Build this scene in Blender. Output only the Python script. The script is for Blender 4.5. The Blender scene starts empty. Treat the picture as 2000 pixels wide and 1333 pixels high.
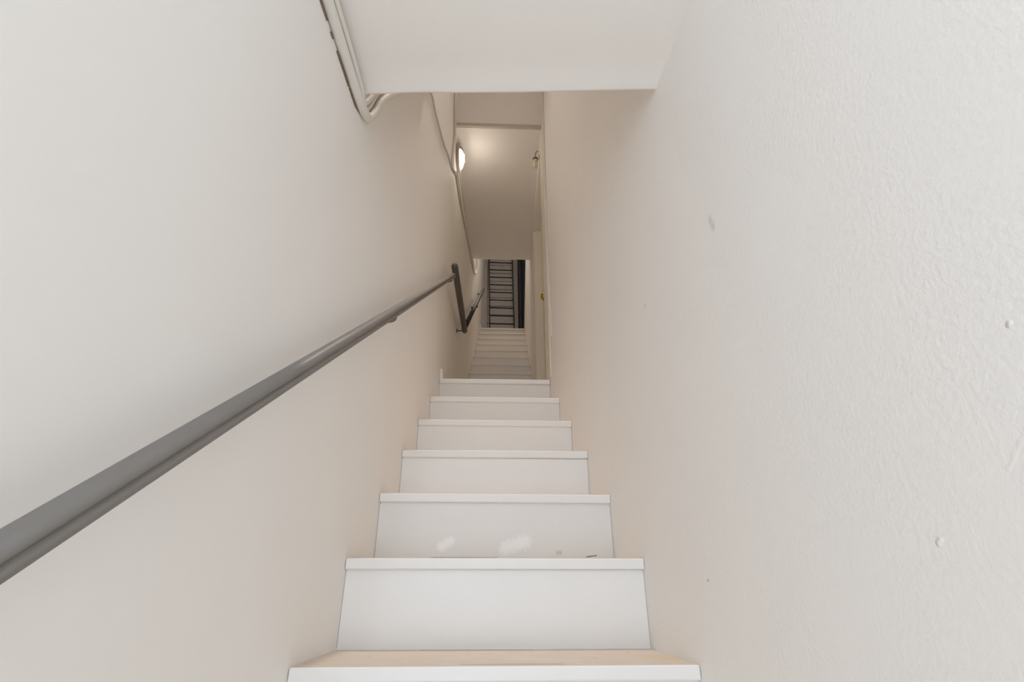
import bpy, bmesh, math, random
from mathutils import Vector, noise
random.seed(4)
D = bpy.data
SC = bpy.context.scene
COL = SC.collection
ZO = 0.937          # everything is modelled relative to eye level; lifted at the end so the hall floor is z = 0

# ------------------------------------------------------------------ camera
cam_d = D.cameras.new('camera')
cam = D.objects.new('camera', cam_d); COL.objects.link(cam)
cam_d.sensor_width = 36.0
cam_d.lens = 1012.58 / 2000 * 36.0
cam_d.clip_start = 0.02
cam.location = (0, 0, 0)
cam.rotation_euler = (math.pi/2 + 0.4414, 0, -0.03806)
SC.camera = cam

# ------------------------------------------------------------------ world, daylight, exposure
w = D.worlds.new('world'); SC.world = w; w.use_nodes = True
bg = w.node_tree.nodes['Background']
bg.inputs[0].default_value = (0.86, 0.93, 1.0, 1); bg.inputs[1].default_value = 1.0

def area(name, loc, rot, sx, sy, power, col):
    l = D.lights.new(name, 'AREA'); l.shape = 'RECTANGLE'; l.size = sx; l.size_y = sy
    l.energy = power; l.color = col
    o = D.objects.new(name, l); COL.objects.link(o); o.location = loc; o.rotation_euler = rot
    return o
# daylight coming in through the open street door behind the photographer
area('daylight', (-0.34, -1.60, 0.1), (math.pi/2, 0, math.radians(-20)), 0.60, 1.9, 23.4, (0.70, 0.835, 1.0))
# unseen fill lights added to brighten the deeper walls (fixtures built further down)
vl = area('void_fill', (-.02, 1.90, 5.46), (0, 0, 0), 0.22, 0.22, 4.9, (1.0, .905, .83)); vl.data.spread = math.radians(36)
area('top_fill', (.10, 5.9, 5.46), (math.radians(-27), 0, 0), 0.22, 0.22, 8.2, (1.0, .885, .775)).data.spread = math.radians(70)

SC.view_settings.view_transform = 'Standard'
SC.view_settings.look = 'None'
SC.view_settings.exposure = 0.0
SC.view_settings.gamma = 1.0
SC.view_settings.use_curve_mapping = False
try:
    SC.cycles.max_bounces = 12; SC.cycles.diffuse_bounces = 9; SC.cycles.glossy_bounces = 2
    SC.cycles.use_denoising = True; SC.cycles.adaptive_threshold = 0.03
except Exception:
    pass

# ------------------------------------------------------------------ materials
def srgb(r, g, b):
    f = lambda c: (c/255/12.92) if c/255 <= 0.04045 else ((c/255+0.055)/1.055)**2.4
    return (f(r), f(g), f(b), 1)

def mat(name, col, rough=0.5, var=0.0, vscale=6.0, bump=0.0, bscale=60.0, metal=0.0, spots=(), bumps=(), detail=2.0, spec=0.5):
    m = D.materials.new(name); m.use_nodes = True
    nt = m.node_tree; N = nt.nodes; L = nt.links
    b = N['Principled BSDF']
    b.inputs['Roughness'].default_value = rough
    b.inputs['Metallic'].default_value = metal
    b.inputs['Specular IOR Level'].default_value = spec
    tc = N.new('ShaderNodeTexCoord')
    nz = N.new('ShaderNodeTexNoise'); nz.inputs['Scale'].default_value = vscale; nz.inputs['Detail'].default_value = detail
    L.new(tc.outputs['Object'], nz.inputs['Vector'])
    mix = N.new('ShaderNodeMix'); mix.data_type = 'RGBA'
    c2 = tuple(max(0, c*(1-var)) for c in col[:3]) + (1,)
    mix.inputs[6].default_value = col; mix.inputs[7].default_value = c2
    L.new(nz.outputs['Fac'], mix.inputs[0])
    out = mix.outputs[2]
    shared = []
    def rag_noise():
        if not shared:
            q = N.new('ShaderNodeTexNoise'); q.inputs['Scale'].default_value = 110; q.inputs['Detail'].default_value = 1
            L.new(tc.outputs['Object'], q.inputs['Vector']); shared.append(q)
        return shared[0]
    def blob(a, e, r, soft=1.0, rag=0.35):
        # distance from object-space segment a-e, slightly ragged -> 1 inside, 0 outside
        a = Vector(a); e = Vector(e); d = e-a
        s = N.new('ShaderNodeVectorMath'); s.operation = 'SUBTRACT'; s.inputs[1].default_value = a
        L.new(tc.outputs['Object'], s.inputs[0])
        dt = N.new('ShaderNodeVectorMath'); dt.operation = 'DOT_PRODUCT'; dt.inputs[1].default_value = d/max(d.length_squared, 1e-9)
        L.new(s.outputs[0], dt.inputs[0])
        cl = N.new('ShaderNodeClamp'); L.new(dt.outputs['Value'], cl.inputs[0])
        sc = N.new('ShaderNodeVectorMath'); sc.operation = 'SCALE'; sc.inputs[0].default_value = d
        L.new(cl.outputs[0], sc.inputs['Scale'])
        df = N.new('ShaderNodeVectorMath'); df.operation = 'DISTANCE'
        L.new(s.outputs[0], df.inputs[0]); L.new(sc.outputs[0], df.inputs[1])
        n2 = rag_noise()
        ma = N.new('ShaderNodeMath'); ma.operation = 'MULTIPLY_ADD'
        L.new(n2.outputs['Fac'], ma.inputs[0]); ma.inputs[1].default_value = 2*r*rag; 
        sb = N.new('ShaderNodeMath'); sb.operation = 'SUBTRACT'; L.new(df.outputs['Value'], sb.inputs[0]); sb.inputs[1].default_value = r*rag
        L.new(sb.outputs[0], ma.inputs[2])
        mr = N.new('ShaderNodeMapRange'); mr.interpolation_type = 'SMOOTHSTEP'
        mr.inputs['From Min'].default_value = r*(1-soft); mr.inputs['From Max'].default_value = r
        mr.inputs['To Min'].default_value = 1; mr.inputs['To Max'].default_value = 0
        L.new(ma.outputs[0], mr.inputs['Value'])
        return mr.outputs[0]
    for (a, e, r, c, k, soft) in spots:
        mx = N.new('ShaderNodeMix'); mx.data_type = 'RGBA'
        mu = N.new('ShaderNodeMath'); mu.operation = 'MULTIPLY'; mu.inputs[1].default_value = k
        L.new(blob(a, e, r, soft), mu.inputs[0]); L.new(mu.outputs[0], mx.inputs[0])
        L.new(out, mx.inputs[6]); mx.inputs[7].default_value = c
        out = mx.outputs[2]
    L.new(out, b.inputs['Base Color'])
    h = None
    if bump:
        n3 = N.new('ShaderNodeTexNoise'); n3.inputs['Scale'].default_value = bscale; n3.inputs['Detail'].default_value = 3
        L.new(tc.outputs['Object'], n3.inputs['Vector'])
        n4 = N.new('ShaderNodeTexNoise'); n4.inputs['Scale'].default_value = 5.0; n4.inputs['Detail'].default_value = 1
        L.new(tc.outputs['Object'], n4.inputs['Vector'])
        mm = N.new('ShaderNodeMath'); mm.operation = 'MULTIPLY'      # patchy roller stipple
        L.new(n3.outputs['Fac'], mm.inputs[0]); L.new(n4.outputs['Fac'], mm.inputs[1])
        h = mm.outputs[0]
    for (a, e, r, k) in bumps:
        ad = N.new('ShaderNodeMath'); ad.operation = 'MULTIPLY_ADD'; ad.inputs[1].default_value = k
        L.new(blob(a, e, r, 1.0), ad.inputs[0])
        if h is not None: L.new(h, ad.inputs[2])
        else: ad.inputs[2].default_value = 0
        h = ad.outputs[0]
    if h is not None:
        bp = N.new('ShaderNodeBump'); bp.inputs['Strength'].default_value = bump or 0.3; bp.inputs['Distance'].default_value = 0.004
        L.new(h, bp.inputs['Height']); L.new(bp.outputs[0], b.inputs['Normal'])
    return m

WALLC = (0.908, 0.882, 0.850, 1)
M_wall = mat('wall_paint', WALLC, 0.62, 0.03, 3.0, 0.10, 90)
M_wall_r = mat('rough_wall_paint', WALLC, 0.62, 0.03, 3.0, 0.45, 150,
    spots=[((.4215, .806, .655), (.4225, .800, .628), .012, srgb(206, 182, 152), .45, 1.0),
           ((.402, 1.198, .678), (.402, 1.200, .676), .009, srgb(205, 178, 165), .5, 1.0),
           ((.4445, .368, .619), (.4445, .3645, .613), .0016, srgb(105, 105, 105), .9, .6),
           ((.4087, 1.057, .0095), (.4087, 1.057, .0085), .0028, srgb(150, 140, 128), .9, .6),
           ((.3815, 1.640, .335), (.3815, 1.642, .335), .004, srgb(140, 128, 112), .8, .7)],
    bumps=[((.442, .380, .204), (.442, .381, .203), .0035, 1.5), ((.435, .521, .040), (.435, .524, .037), .0045, .9),
           ((.441, .45, .17), (.440, .47, .165), .003, .3), ((.439, .40, .12), (.438, .43, .09), .004, .3),
           ((.4385, .53, .20), (.4385, .545, .197), .003, .3), ((.4385, .50, .245), (.4385, .52, .24), .0025, .3)])
M_soffit = mat('ceiling_paint', WALLC, 0.6, 0.03, 3.0, 0.06, 60)
M_white = mat('white_stair_paint', (0.885, 0.872, 0.85, 1), 0.38, 0.035, 9.0, 0.10, 26)
M_scuffed = mat('scuffed_stair_paint', (0.83, 0.815, 0.79, 1), 0.42, 0.06, 7.0, 0.10, 26,
    spots=[((-.150, 1.702, .108), (-.125, 1.702, .122), .022, (0.93, 0.93, 0.92, 1), .85, .8),
           ((.045, 1.702, .104), (.105, 1.702, .122), .030, (0.93, 0.93, 0.92, 1), .85, .8),
           ((.292, 1.702, .0795), (.322, 1.702, .0835), .0024, srgb(80, 76, 70), .85, .6),
           ((.205, 1.702, .092), (.212, 1.702, .092), .010, srgb(185, 180, 173), .5, .8),
           ((-.18, 1.702, .0775), (.02, 1.702, .0775), .0022, srgb(150, 138, 122), .6, .8)])
M_tread = mat('worn_tread_paint', srgb(221, 206, 190), 0.5, 0.14, 22.0, 0.12, 40, detail=7,
    spots=[((-.253, 1.284, -.137), (-.251, 1.284, -.137), .0035, srgb(120, 95, 70), .9, .5),
           ((.314, 1.356, -.137), (.316, 1.356, -.137), .0045, srgb(120, 95, 70), .9, .5),
           ((.218, 1.249, -.137), (.221, 1.249, -.137), .0035, srgb(125, 100, 75), .9, .5),
           ((-.16, 1.418, -.137), (.10, 1.420, -.137), .006, srgb(150, 122, 96), .8, .6),
           ((-.05, 1.165, -.137), (.14, 1.163, -.137), .008, srgb(150, 128, 105), .6, .7),
           ((.05, 1.25, -.137), (.16, 1.22, -.137), .04, srgb(216, 210, 203), .7, .9),
           ((.34, 1.28, -.137), (.37, 1.24, -.137), .05, srgb(214, 192, 158), .6, .9)])
M_trim = mat('cream_gloss_trim', (0.83, 0.79, 0.70, 1), 0.35, 0.03, 8)
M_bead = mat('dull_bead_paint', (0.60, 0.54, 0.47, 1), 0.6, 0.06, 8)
M_cream = mat('cream_door_paint', (0.88, 0.835, 0.72, 1), 0.4, 0.04, 5)
M_rail = mat('grey_gloss_paint', (0.215, 0.195, 0.178, 1), 0.42, 0.12, 14, 0.05, 30, spec=.35)
M_rail_dimlit = mat('rail_paint_dimlit', (0.125, 0.112, 0.102, 1), 0.5, 0.12, 14, spec=.3)  # same grey rail, the landing's dim light put into a darker colour
M_rail_backlit = mat('rail_paint_backlit', (0.050, 0.043, 0.038, 1), 0.6, 0.12, 14, spec=.2)  # upper rail's backlit shade put into the colour
M_cable = mat('painted_cable', (0.78, 0.755, 0.70, 1), 0.62, 0.06, 12, 0.06, 40)
M_gap = mat('bare_brown_gap', srgb(140, 118, 96), 0.9, 0.5, 60)
M_brass = mat('aged_brass', (0.55, 0.40, 0.14, 1), 0.32, 0.2, 30, metal=1.0)
M_black = mat('black_metal', (0.016, 0.013, 0.012, 1), 0.5, 0.2, 20)
M_board = mat('grey_board_paint', (0.66, 0.61, 0.58, 1), 0.6, 0.15, 9)
M_curtain = mat('black_cloth', (0.055, 0.056, 0.062, 1), 0.8, 0.3, 30)
M_floor = mat('hall_floor_paint', srgb(226, 212, 196), 0.55, 0.12, 10)
M_metal = mat('painted_lamp_rim', (0.42, 0.37, 0.31, 1), 0.45, 0.1, 20)
M_dark = mat('dark_brown_cap', srgb(74, 58, 42), 0.5, 0.1, 20)
M_jar = mat('frosted_jar', (0.78, 0.72, 0.58, 1), 0.25, 0.05, 20)

def emit(name, col, s):
    m = D.materials.new(name); m.use_nodes = True
    b = m.node_tree.nodes['Principled BSDF']
    b.inputs['Base Color'].default_value = (0.9, 0.88, 0.84, 1); b.inputs['Roughness'].default_value = 0.3
    b.inputs['Emission Color'].default_value = col; b.inputs['Emission Strength'].default_value = s
    return m
M_glow = emit('lit_opal_glass', (1.0, 0.88, 0.76, 1), 7.0)

# ------------------------------------------------------------------ mesh helpers
class MB:
    def __init__(s): s.bm = bmesh.new()
    def hexa(s, p, mi=0):
        # p: 8 points, bottom loop then top loop
        v = [s.bm.verts.new(q) for q in p]
        for f in ((3, 2, 1, 0), (4, 5, 6, 7), (0, 1, 5, 4), (1, 2, 6, 5), (2, 3, 7, 6), (3, 0, 4, 7)):
            s.bm.faces.new([v[i] for i in f]).material_index = mi
        return s
    def box(s, x0, x1, y0, y1, z0, z1, mi=0):
        return s.hexa([(x0, y0, z0), (x1, y0, z0), (x1, y1, z0), (x0, y1, z0), (x0, y0, z1), (x1, y0, z1), (x1, y1, z1), (x0, y1, z1)], mi)
    def loft(s, rings, closed=True, caps=True):
        R = [[s.bm.verts.new(q) for q in r] for r in rings]
        n = len(R[0])
        for a, b in zip(R, R[1:]):
            for i in range(n if closed else n-1):
                j = (i+1) % n
                s.bm.faces.new((a[i], a[j], b[j], b[i]))
        if caps:
            s.bm.faces.new(list(reversed(R[0]))); s.bm.faces.new(R[-1])
        return s
    def tube(s, path, r, n=10):
        P = [Vector(q) for q in path]; rings = []
        up = Vector((1, 0, 0.013))
        for i, q in enumerate(P):
            t = (P[min(i+1, len(P)-1)] - P[max(i-1, 0)]).normalized()
            a = (up - t*up.dot(t))
            if a.length < 1e-4: a = Vector((0, 1, 0)) - t*t.y
            a.normalize(); b = t.cross(a); up = a
            rr = r[i] if isinstance(r, (list, tuple)) else r
            rings.append([q + a*rr*math.cos(2*math.pi*k/n) + b*rr*math.sin(2*math.pi*k/n) for k in range(n)])
        return s.loft(rings)
    def lathe(s, c, ax, prof, n=24, caps=True):
        ax = Vector(ax).normalized(); c = Vector(c)
        a = ax.orthogonal().normalized(); b = ax.cross(a)
        return s.loft([[c + ax*h + (a*math.cos(2*math.pi*k/n) + b*math.sin(2*math.pi*k/n))*r for k in range(n)] for (r, h) in prof], True, caps)
    def build(s, name, m, parent=None, smooth=False, bevel=0.0, seg=2, kind=None):
        bmesh.ops.recalc_face_normals(s.bm, faces=s.bm.faces)
        me = D.meshes.new(name); s.bm.to_mesh(me); s.bm.free()
        for q in (m if isinstance(m, (list, tuple)) else [m]): me.materials.append(q)
        if smooth:
            for p in me.polygons: p.use_smooth = True
        o = D.objects.new(name, me); COL.objects.link(o)
        if bevel:
            bv = o.modifiers.new('bevel', 'BEVEL'); bv.width = bevel; bv.segments = seg; bv.limit_method = 'ANGLE'; bv.angle_limit = math.radians(40)
            bv.harden_normals = False
        if parent is not None: o.parent = parent
        if kind: o['kind'] = kind
        return o
def spline(pts, k=6):
    P = [Vector(p) for p in pts]; out = []
    for i in range(len(P)-1):
        a, b, c, d = P[max(i-1, 0)], P[i], P[i+1], P[min(i+2, len(P)-1)]
        for j in range(k):
            t = j/k
            out.append(0.5*((2*b) + (c-a)*t + (2*a-5*b+4*c-d)*t*t + (3*b-a-3*c+d)*t**3))
    out.append(P[-1]); return out
def lerp_poly(P, y):
    for (y0, x0), (y1, x1) in zip(P, P[1:]):
        if y <= y1: return x0 + (x1-x0)*(y-y0)/(y1-y0)
    return P[-1][1]
LP = [(-2.6, -.5246), (4.5, -.2363), (6.5, -.2047), (7.9, -.19)]
RP1 = [(-2.6, .5906), (2.85, .3194)]
RP2 = [(2.85, .3194), (3.83, .340), (4.46, .353), (4.634, .3705), (6.5, .4185), (7.9, .455)]
def XL(y): return lerp_poly(LP, y)
def XR(y): return lerp_poly(RP1, y) if y <= 2.85 else lerp_poly(RP2, y)
def thing(name, label, cat, loc=(0, 0, 0), group=None):
    o = D.objects.new(name, None); COL.objects.link(o); o.empty_display_size = 0.1
    o.location = loc
    o['label'] = label; o['category'] = cat
    if group: o['group'] = group
    return o
def tag(o, label, cat, group=None):
    o['label'] = label; o['category'] = cat
    if group: o['group'] = group
    return o

# ------------------------------------------------------------------ room shell
FZ = -0.937          # hall floor
R = 0.2; G = 0.26915; Y1 = 1.1452; Z1 = -0.13673
YS = [Y1 + G*i for i in range(-3, 7)]; ZS = [Z1 + R*i for i in range(-3, 7)]
LZ = ZS[-1]                                   # landing level 1.0633
G2 = 0.2637; Y2 = 3.843
TOPZ = LZ + 11*R                              # 3.2633
C1 = 1.205; C2 = 3.03; ROOF = 5.7

def wall_strip(mb, ys, xf, z0, z1, th):
    # one solid slab following the inner face xf(y), th > 0 outward
    n = len(ys)
    rings = []
    for y in ys:
        x = xf(y)
        rings.append([(x, y, z0), (x+th, y, z0), (x+th, y, z1), (x, y, z1)])
    mb.loft(rings)
def ysteps(a, b, extra=()):
    s = sorted(set([a, b] + [e for e in extra if a < e < b]))
    return s
m = MB(); wall_strip(m, [-1.46, 4.5, 6.5, 7.9], XL, FZ-.3, ROOF, -.14)
m.build('wall_left', M_wall, kind='structure')
m = MB()
wall_strip(m, [-1.46, 2.85], XR, FZ-.3, ROOF, .16)
wl = m.build('wall_right', M_wall_r, kind='structure')
# right wall of the upper flight, starting at the far jamb of the landing door; its far end steps back
m = MB()
def prism_yz(mb, poly, th):
    a = [mb.bm.verts.new((XR(y), y, z)) for y, z in poly]; b = [mb.bm.verts.new((XR(y)+th, y, z)) for y, z in poly]
    n = len(a)
    mb.bm.faces.new(a); mb.bm.faces.new(list(reversed(b)))
    for i in range(n):
        j = (i+1) % n; mb.bm.faces.new((a[j], a[i], b[i], b[j]))
def quad_strip(mb, ys, tops, z0, th):
    rings = []
    for y, zt in zip(ys, tops):
        x = XR(y); rings.append([(x, y, z0), (x+th, y, z0), (x+th, y, zt), (x, y, zt)])
    mb.loft(rings)
quad_strip(m, [3.83, 4.46, 4.634, 5.70], [ROOF]*4, LZ-.3, .16)
quad_strip(m, [5.70, 5.95, 6.25, 6.50], [4.05, 3.75, 3.50, 3.27], LZ-.3, .16)
m.build('wall_right.001', M_wall, kind='structure', bevel=.014, seg=3)
m = MB(); quad_strip(m, [2.85, 3.83], [ROOF, ROOF], 2.915, .16)
m.build('wall_right.002', M_wall, kind='structure')
MB().box(.3194+.16, .66, 2.7, 4.0, LZ-.3, 3.2).build('wall_right.003', M_wall, kind='structure')      # closes the space behind the landing door
MB().box(-.66, .9, -1.9, YS[0]+.3, FZ-.15, FZ).build('floor', M_floor, kind='structure')
# street end wall with an open doorway
m = MB(); m.box(-.70, -.47, -1.46, -1.34, FZ, C1+.1); m.box(.46, .75, -1.46, -1.34, FZ, C1+.1); m.box(-.47, .46, -1.46, -1.34, 1.10, C1+.1)
m.build('wall_back', M_wall, kind='structure')

# ceiling over the hall: underside C1, its front lip slightly skewed, wavy and rounded
m = MB()
n = 28; rings = []
for i in range(n+1):
    t = i/n
    x = -.43 + t*.92
    tt = min(max((x+.378)/.792, 0), 1)
    ye = 1.000 + (.938-1.000)*tt
    ze = 1.2025 + (1.1795-1.2025)*tt + .0035*math.sin(tt*9)*tt*(1-tt)*2 + .003*noise.noise(Vector((x*7, 3, 1)))
    sec = [(x, -1.44, C1+.0), (x, .60, C1), (x, ye-.10, C1+(ze-C1)*.75), (x, ye-.026, ze+.008), (x, ye-.008, ze), (x, ye-.002, ze+.001), (x, ye, ze+.006), (x, ye, ze+.02), (x, ye+.0, 5.65), (x, -1.44, 5.65)]
    rings.append(sec)
m.loft(rings)
ce = m.build('ceiling', M_soffit, kind='structure')
for p in ce.data.polygons: p.use_smooth = abs(p.normal.x) < .9 and p.area < .2
# ceiling over the landing with its front header
m = MB()
n = 16; rings = []
for i in range(n+1):
    t = i/n; x = -.36 + t*.86
    ze = C2 + .006*noise.noise(Vector((x*6, 8, 2)))
    rings.append([(x, 2.765, C2+.012), (x, 2.772, C2), (x, 4.40, C2), (x, 4.455, ze), (x, 4.462, ze+.012), (x, 4.462, ROOF), (x, 2.765, ROOF)])
m.loft(rings); m.build('ceiling.001', M_soffit, kind='structure')
MB().box(-.5, .6, .8, 2.9, 5.5, 5.7).build('ceiling.002', M_soffit, kind='structure')
MB().box(-.5, .9, 4.3, 8.0, ROOF-.2, ROOF).build('ceiling.003', M_soffit, kind='structure')
# thin darker bead along the bottom of the header
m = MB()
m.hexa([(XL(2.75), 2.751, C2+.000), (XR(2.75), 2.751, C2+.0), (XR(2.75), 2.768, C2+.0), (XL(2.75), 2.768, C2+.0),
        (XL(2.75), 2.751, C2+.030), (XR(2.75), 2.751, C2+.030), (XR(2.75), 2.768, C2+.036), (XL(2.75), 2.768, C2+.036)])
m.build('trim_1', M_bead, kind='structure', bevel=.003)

# landing slab and top floor
m = MB(); m.hexa([(XL(2.77)-.02, 2.80, LZ-.25), (XR(2.77)+.25, 2.80, LZ-.25), (.6, 3.86, LZ-.25), (XL(3.86)-.02, 3.86, LZ-.25),
                  (XL(2.77)-.02, 2.80, LZ), (XR(2.77)+.25, 2.80, LZ), (.6, 3.86, LZ), (XL(3.86)-.02, 3.86, LZ)])
m.build('floor.001', M_floor, kind='structure')
MB().box(-.34, .95, Y2+10*G2+.03, 8.0, TOPZ-.2, TOPZ).build('floor.002', M_floor, kind='structure')
MB().box(-.34, .95, 7.62, 7.76, TOPZ-.2, ROOF).build('wall_far', M_board, kind='structure')
MB().box(.80, .95, 5.6, 7.7, LZ, ROOF).build('wall_right.004', M_wall, kind='structure')

# ------------------------------------------------------------------ stairs
def flight(root, ys, zs, g, ztop_material, over=.018):
    for i, (y, z) in enumerate(zip(ys, zs)):
        last = i == len(ys)-1
        ye = y + g + (over if not last else .05)
        t = .0265
        m = MB()
        a, b = XL(y+.01)+.001, XR(y+.01)-.001
        a2, b2 = XL(ye)+.001, XR(ye)-.001
        dz = .0015*math.sin(i*2.3)
        p = [(a, y, z-t), (b, y, z-t+dz), (b2, ye, z-t), (a2, ye, z-t), (a, y, z), (b, y, z+dz), (b2, ye, z), (a2, ye, z)]
        m.hexa(p)
        o = m.build('tread', [M_white, M_tread], root, bevel=.0035, seg=2)
        for f in o.data.polygons:
            if f.normal.z > .9: f.material_index = 1
        # riser under this tread
        yr = y + over
        m = MB(); a, b = XL(yr)+.001, XR(yr)-.001
        zb = z - R
        m.hexa([(a, yr, zb), (b, yr, zb), (b, yr+.018, zb), (a, yr+.018, zb), (a, yr, z-t), (b, yr, z-t), (b, yr+.018, z-t), (a, yr+.018, z-t)])
        m.build('riser', M_scuffed if (ztop_material and i == 5) else M_white, root)
st = thing('staircase', 'white painted lower stair flight with beige tread, rising from the foreground', 'staircase', (0, YS[0], FZ))
n0 = len(D.objects)
flight(st, YS, ZS, G, True)
ys2 = [Y2 + G2*i for i in range(11)]; zs2 = [LZ + R*(i+1) for i in range(11)]
st2 = thing('staircase', 'narrow upper stair flight climbing away beyond the landing', 'staircase', (0, Y2, LZ))
flight(st2, ys2, zs2, G2, False)
for r_ in (st, st2):
    for c in r_.children: c.location = -r_.location

# landing skirting end and top floor skirting end
def skirt(y0, y1, z, h, t=.020):
    m = MB(); m.hexa([(XL(y0), y0, z), (XL(y0)+t, y0, z), (XL(y1)+t, y1, z), (XL(y1), y1, z),
                      (XL(y0), y0, z+h), (XL(y0)+t*.6, y0, z+h), (XL(y1)+t*.6, y1, z+h), (XL(y1), y1, z+h)])
    m.build('baseboard_left', M_white, kind='structure', bevel=.002)
skirt(2.775, 3.84, LZ, .066)
skirt(6.50, 7.60, TOPZ, .055)

# ------------------------------------------------------------------ landing door in the right wall
m = MB(); m.hexa([(XR(2.85)+.050, 2.853, LZ+.004), (XR(2.85)+.086, 2.853, LZ+.004), (.443, 3.828, LZ+.004), (.407, 3.828, LZ+.004),
                  (XR(2.85)+.050, 2.853, 2.912), (XR(2.85)+.086, 2.853, 2.912), (.443, 3.828, 2.912), (.407, 3.828, 2.912)])
door = m.build('door_1', M_cream, kind='structure')
m = MB(); c = Vector((.374, 3.00, 1.755))
m.lathe(c, (-1, 0, 0), [(.002, -.006), (.026, -.006), (.026, 0), (.012, .004), (.009, .022), (.018, .030), (.027, .040), (.029, .050), (.024, .060), (.012, .066), (.001, .067)], 20)
k = m.build('door_knob', M_brass, door, smooth=True); k['label'] = 'round brass knob'
# lining of the opening: far reveal and head
m = MB(); m.hexa([(XR(3.83)+.006, 3.815, LZ), (XR(3.83)+.10, 3.815, LZ), (XR(3.83)+.10, 3.831, LZ), (XR(3.83)+.006, 3.831, LZ),
                  (XR(3.83)+.006, 3.815, 2.914), (XR(3.83)+.10, 3.815, 2.914), (XR(3.83)+.10, 3.831, 2.914), (XR(3.83)+.006, 3.831, 2.914)])
m.build('trim_2', M_cream, kind='structure', bevel=.005)
# near architrave: board with two edges
m = MB()
y0, y1 = 2.715, 2.850
m.hexa([(XR(y0)-.006, y0, LZ), (XR(y0)+.002, y0, LZ), (XR(y1)+.002, y1, LZ), (XR(y1)-.008, y1, LZ),
        (XR(y0)-.006, y0, C2), (XR(y0)+.002, y0, C2), (XR(y1)+.002, y1, C2), (XR(y1)-.008, y1, C2)])
m.build('trim_3', M_trim, kind='structure', bevel=.003)

# ------------------------------------------------------------------ handrails
PROF = [(-.018, -.021), (.008, -.021), (.016, -.018), (.0205, -.011), (.0205, -.005), (.0185, -.0015), (.0140, .0005), (.0185, .003), (.0215, .007), (.0215, .012), (.0175, .018), (.009, .0225), (-.006, .0225), (-.016, .018), (-.0205, .010), (-.0205, -.012)]
def rail_mesh(p, q, s=1.0, wall=True):
    p, q = Vector(p), Vector(q)
    t = (q-p).normalized(); side = Vector((1, 0, 0)); side = (side - t*side.dot(t)).normalized(); up = side.cross(t)
    m = MB()
    m.loft([[c + side*u*s + up*v*s for (u, v) in PROF] for c in (p, p.lerp(q, .5), q)])
    return m
def bracket(root, y, zc, off, mt=None):
    x = XL(y); g = MB()
    g.lathe((x, y, zc-.034), (1, 0, 0), [(.001, 0), (.016, 0), (.016, .003), (.008, .006)], 14)
    g.tube(spline([(x+.004, y, zc-.034), (x+off*.7, y, zc-.033), (x+off, y, zc-.026), (x+off, y, zc-.012)], 4), .0055, 8)
    return g.build('bracket', mt or M_rail, root, smooth=True)
OFF = .058
def lower(y): return (XL(y)+OFF, y, .655 + .7400*(y-1.267))
hr = thing('handrail', 'long grey moulded handrail along the left wall of the lower flight', 'handrail', (0, 0, 0))
ra = rail_mesh(lower(-.35), lower(2.668), .70).build('rail', M_rail, hr)
for p in ra.data.polygons: p.use_smooth = len(p.vertices) == 4
for y in (.10, 1.41, 2.60): bracket(hr, y, lower(y)[2]-.002, OFF)
hl = thing('handrail', 'short level grey handrail on the landing, joining the two sloping rails', 'handrail', (0, 0, 0))
m = MB()
P0, P1 = Vector((-.2455, 2.632, 1.745)), Vector((-.2225, 3.52, 1.739))
t = (P1-P0).normalized(); up = Vector((0, 0, 1)); sd = Vector((1, 0, 0)); sd = (sd - t*sd.dot(t)).normalized()
def oval(c, k): return [c + sd*.0205*k*math.cos(a) + up*.0215*k*math.sin(a) for a in [2*math.pi*i/16 for i in range(16)]]
m.loft([oval(P0+t*.000, .55), oval(P0+t*.006, .85), oval(P0+t*.016, 1), oval(P1-t*.012, 1), oval(P1-t*.003, .9), oval(P1, .7)])
m.build('rail', M_rail_dimlit, hl, smooth=True)
bracket(hl, 3.44, 1.737, .05, M_rail_dimlit)
def upper(y): return (XL(y)+.058, y, 3.53 + (3.53-1.775)/(5.9-3.505)*(y-5.9))
hu = thing('handrail', 'backlit grey sloping handrail on the left wall of the upper flight', 'handrail', (0, 0, 0))
ra = rail_mesh(upper(3.505), upper(5.92), .80).build('rail', M_rail_backlit, hu)
for p in ra.data.polygons: p.use_smooth = len(p.vertices) == 4
bracket(hu, 4.6, upper(4.6)[2]-.002, .058, M_rail_backlit); bracket(hu, 5.7, upper(5.7)[2]-.002, .058, M_rail_backlit)

# ------------------------------------------------------------------ cables on the left wall
def cable(name, label, pts, r, off=None, n=10, k=6, cat='cable', wall=XL, sg=1):
    off = r*1.02 if off is None else off
    P = [(wall(y)+sg*(off if len(q) == 0 else q[0]), y, z) for (y, z, *q) in pts]
    o = MB().tube(spline(P, k), r, n).build(name, M_cable, None, smooth=True)
    return tag(o, label, cat)
cA = cable('conduit', 'thick white painted cable along the wall just under the front ceiling', [(-1.30, 1.163), (-.5, 1.163), (.40, 1.163), (.72, 1.163), (.92, 1.160), (1.0, 1.164), (1.062, 1.189), (1.11, 1.265), (1.175, 1.400), (1.45, 1.80), (1.72, 2.14)], .0125)
cable('cable', 'thin white cable tucked in the ceiling corner above the thick one', [(-1.30, 1.193), (-.5, 1.193), (.40, 1.192), (.74, 1.192), (.90, 1.190), (.975, 1.184), (1.02, 1.196), (1.055, 1.25), (1.09, 1.32), (1.14, 1.42), (1.3, 1.72), (1.6, 2.10)], .0085)
cable('cable', 'middle cable of the bundle bending up behind the front ceiling edge', [(-1.30, 1.178, .026), (.50, 1.178, .026), (.90, 1.178, .024), (1.00, 1.176, .018), (1.045, 1.20), (1.08, 1.26), (1.12, 1.36), (1.2, 1.55), (1.5, 1.98)], .0065)
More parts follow.
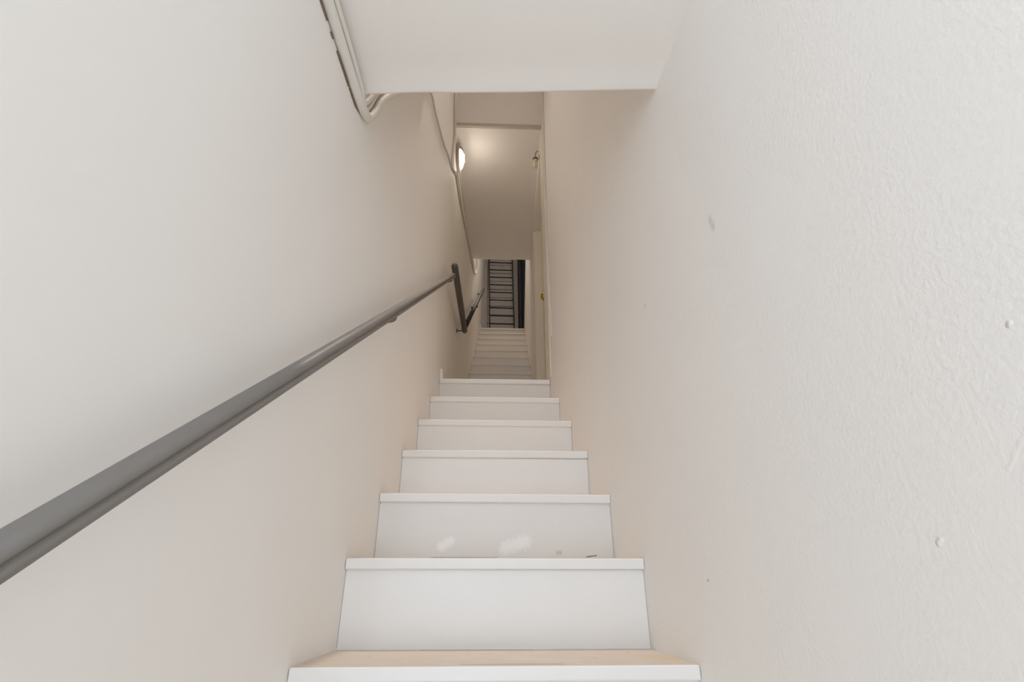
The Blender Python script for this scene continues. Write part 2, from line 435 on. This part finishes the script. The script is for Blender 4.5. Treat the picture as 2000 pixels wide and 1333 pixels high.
# bare brown gaps where the filler has fallen out below the thick cable
def sliver(pts, w0):
    m = MB(); rings = []
    for i, (y, z) in enumerate(pts):
        t = i/(len(pts)-1); ww = .65*w0*(.25+math.sin(math.pi*min(max(t, .03), .97)))*(.75+.5*random.random())
        x = XL(y)
        rings.append([(x-.001, y, z-ww), (x+.0012, y, z-ww), (x+.0035, y, z+ww), (x-.001, y, z+ww)])
    m.loft(rings); return m.build('gap', M_gap, cA)
def zz(y): return 1.1485
sliver([(.700+.010*i, 1.1475) for i in range(7)], .0016)
sliver([(.785+.006*i, 1.1470) for i in range(4)], .0014)
sliver([(.832+.012*i, 1.1470-.001*math.sin(i)) for i in range(9)], .0030)
sliver([(.935+.010*i, 1.1485) for i in range(7)], .0024)
sliver([(1.00+.012*i, 1.1520+.006*i) for i in range(5)], .0016)
for c in cA.children: c['label'] = 'dark brown gap'
cable('cable', 'thin drooping cable high on the left wall below the header', [(1.55, 1.92), (1.72, 2.14), (1.873, 2.272), (1.98, 2.290), (2.124, 2.334), (2.308, 2.395), (2.50, 2.49), (2.63, 2.535), (2.672, 2.56)], .0048)
cable('conduit', 'upright white conduit dropping past the header on the left wall', [(2.610, 3.85), (2.612, 3.20), (2.640, 3.02), (2.700, 2.92), (2.690, 2.75), (2.672, 2.62), (2.69, 2.565), (2.75, 2.60), (2.90, 2.70)], .0085)
cable('conduit', 'white conduit rising along the landing wall beside the round lamp', [(2.86, 2.680), (2.90, 2.699), (3.12, 2.712), (3.525, 2.785), (4.03, 2.885), (4.40, 2.935), (4.52, 2.945)], .0125)
cable('cable', 'thin cable under the landing ceiling left edge', [(3.04, 2.87), (3.11, 2.90), (3.366, 2.925), (3.716, 2.942), (4.12, 2.965), (4.38, 2.99)], .006)
cable('cable', 'white cable looping below the far edge of the landing ceiling', [(4.40, 2.966), (4.44, 2.93), (4.55, 2.955), (4.74, 3.05), (4.95, 3.17), (5.08, 3.30), (5.12, 3.45), (5.10, 3.70), (5.08, 4.3)], .009)
cable('cable', 'slim cable running down the right wall before the landing door', [(2.64, 3.9), (2.655, 2.9), (2.668, 2.249), (2.682, 1.937), (2.662, 1.624), (2.640, 1.31), (2.635, 1.285)], .0042, wall=XR, sg=-1)

# ------------------------------------------------------------------ round bulkhead lamp on the landing's left wall
lx, ly, lz = XL(2.95), 2.95, 2.905
lamp = thing('wall_lamp', 'lit round bulkhead lamp on the left wall above the landing', 'lamp', (lx, ly, lz))
ax = (1, -.04, 0)
def at_lamp(m, name, mt, **k):
    o = m.build(name, mt, lamp, **k); o.location = (-lx, -ly, -lz); return o
m = MB(); m.lathe((lx, ly, lz), ax, [(.001, 0), (.108, 0), (.110, .004), (.110, .012), (.001, .012)], 36); at_lamp(m, 'base', M_metal)
m = MB(); m.lathe((lx, ly, lz), ax, [(.082, .012), (.112, .012), (.112, .020), (.106, .024), (.085, .024), (.082, .022)], 36, caps=False); at_lamp(m, 'rim', M_metal)
m = MB(); m.lathe((lx, ly, lz), ax, [(.083, .0125)] + [(.083*math.cos(a), .020+.030*math.sin(a)) for a in [i*math.pi/2/8 for i in range(1, 8)]] + [(.001, .050)], 32); at_lamp(m, 'diffuser', M_glow, smooth=True)
# eyelid hood over the upper part of the glass
m = MB(); rings = []
axv = Vector(ax).normalized(); sv = Vector((.04, 1, 0)).normalized(); cv = Vector((lx, ly, lz))
for i in range(11):
    a = math.radians(8 + 164*i/10); e = sv*math.cos(a) + Vector((0, 0, 1))*math.sin(a)
    ring = []
    for kk in (1.0, 1.06):
        lst = [cv + e*.0885*kk*math.cos(b) + axv*(.020+.036*kk*math.sin(b)) for b in [j*math.radians(66)/5 for j in range(6)]]
        ring += lst if kk == 1.0 else lst[::-1]
    rings.append(ring)
m.loft(rings); at_lamp(m, 'hood', M_metal, smooth=True)
pl = D.lights.new('lamp_bulb', 'POINT'); pl.energy = 0.74; pl.color = (1.0, .88, .77); pl.shadow_soft_size = .05
po = D.objects.new('lamp_bulb', pl); COL.objects.link(po); po.parent = lamp; po.location = (.12, -.0, -.10)

# added fixtures for the two fill lights up in the voids, out of view
for (cx, cy, cz, lab) in ((-.02, 1.90, 5.5, 'added flat round fill lamp above the lower flight, unseen behind the front ceiling'), (.10, 5.9, 5.5, 'added flat round fill lamp, unseen above the upper flight')):
    cl = thing('added_fill_lamp', lab, 'lamp', (cx, cy, cz))
    m = MB(); m.lathe((0, 0, 0), (0, 0, -1), [(.001, 0), (.15, 0), (.15, .012), (.001, .012)], 28); m.build('base', M_white, cl)
    m = MB(); m.lathe((0, 0, 0), (0, 0, -1), [(.001, .012), (.135, .012), (.13, .024), (.10, .033), (.001, .034)], 28); m.build('diffuser', M_glow, cl)

# ------------------------------------------------------------------ small fitting hanging by the door head on the right
fx, fy, fz = .2935, 2.955, 2.845
fit = thing('wall_light', 'small unlit cream jar light with dark cap under the landing ceiling', 'lamp', (fx, fy, fz))
def at_fit(m, name, mt, **k):
    o = m.build(name, mt, fit, **k); o.location = (-fx, -fy, -fz); return o
m = MB(); m.lathe((fx-.004, fy, fz), (0, 0, 1), [(.001, 0), (.013, .001), (.017, .010), (.0175, .030), (.0185, .060), (.017, .075), (.001, .076)], 18); at_fit(m, 'jar', M_jar, smooth=True)
m = MB(); m.lathe((fx-.004, fy, fz+.076), (0, 0, 1), [(.001, 0), (.021, 0), (.020, .008), (.012, .016), (.006, .022), (.001, .023)], 18); at_fit(m, 'cap', M_dark, smooth=True)
m = MB(); m.tube(spline([(fx-.004, fy, fz+.097), (fx-.003, fy, fz+.125), (fx+.003, fy, fz+.150), (fx+.013, fy, fz+.160), (XR(fy)-.002, fy, fz+.155)], 5), .0042, 8); at_fit(m, 'arm', M_metal, smooth=True)
m = MB(); m.box(XR(fy)-.008, XR(fy)+.001, fy-.03, fy+.03, fz+.10, fz+.175); at_fit(m, 'backplate', M_cream, bevel=.003)

# ------------------------------------------------------------------ top floor: board panel with shadow-line gaps, ladder, curtain
S = 7.5/8
pd = thing('board_panel', 'dim grey panel gapped along rung shadow lines, with upright side boards, behind the black ladder', 'panel', (.1, 7.6, TOPZ))
def at_pd(m, name, mt, **k):
    o = m.build(name, mt, pd, **k); o.location = (-.1, -7.6, -TOPZ); return o
ph = .1625; nb = 13  # gaps between planks stand in for the shadow lines behind the rungs
base_me = None
for i in range(nb):
    z = max(TOPZ + .003, 4.067 + ph*(i-5) + .006)
    m = MB(); m.box(-.118, .318, 7.590+.004*(i % 2), 7.618, z, 4.067 + ph*(i-4) - .007); at_pd(m, 'shadow_gap_plank', M_board, bevel=.003, seg=1)
for (xa, xb) in ((-.215, -.122), (.322, .395)):
    m = MB(); m.hexa([(xa+.012, 7.57, TOPZ), (xb+.012, 7.57, TOPZ), (xb+.012, 7.618, TOPZ), (xa+.012, 7.618, TOPZ), (xa-.018, 7.57, 5.45), (xb-.018, 7.57, 5.45), (xb-.018, 7.618, 5.45), (xa-.018, 7.618, 5.45)])
    at_pd(m, 'side_board', M_board, bevel=.004)
ld = thing('ladder', 'narrow black metal ladder standing upright at the top of the stairs', 'ladder', (.1, 7.5, TOPZ))
def at_ld(m, name, mt, **k):
    o = m.build(name, mt, ld, **k); o.location = (-.1, -7.5, -TOPZ); return o
def lxx(x0, z): return x0 + (-.0255)*(z-4.45)
zr = [4.105*S + i*(5.368-4.105)/8*S for i in range(-3, 11)]
for x0 in (-.0915, .3055):
    z0, z1 = TOPZ, zr[-1]+.09
    m = MB(); m.hexa([(lxx(x0, z0)-.009, 7.485, z0), (lxx(x0, z0)+.009, 7.485, z0), (lxx(x0, z0)+.009, 7.515, z0), (lxx(x0, z0)-.009, 7.515, z0),
                      (lxx(x0, z1)-.009, 7.485, z1), (lxx(x0, z1)+.009, 7.485, z1), (lxx(x0, z1)+.009, 7.515, z1), (lxx(x0, z1)-.009, 7.515, z1)])
    at_ld(m, 'side_rail', M_black, bevel=.002)
for z in zr:
    m = MB(); m.tube([(lxx(-.0915, z), 7.5, z+.004), (lxx(.3055, z), 7.5, z-.002)], .0100, 8); at_ld(m, 'rung', M_black, smooth=True)
m = MB(); rings = []; nn = 40
for zi in range(9):
    t = zi/8; z = TOPZ + .03 + t*(5.47-TOPZ-.03)
    fr, bk = [], []
    for i in range(nn+1):
        u = i/nn; x = .362 + .018*(1-t) + u*.20
        y = 7.29 + .040*math.sin(u*2*math.pi*3.4 + .5*math.sin(t*2)) * (.8+.3*t)
        fr.append((x, y, z)); bk.append((x, y+.006, z))
    rings.append(fr + bk[::-1])
m.loft(rings)
cu = m.build('curtain', M_curtain, None, smooth=True)
tag(cu, 'black cloth curtain hanging in folds right of the ladder', 'curtain')

# ------------------------------------------------------------------ lift everything so the hall floor is at zero
for o in D.objects:
    if o.parent is None: o.location.z += ZO
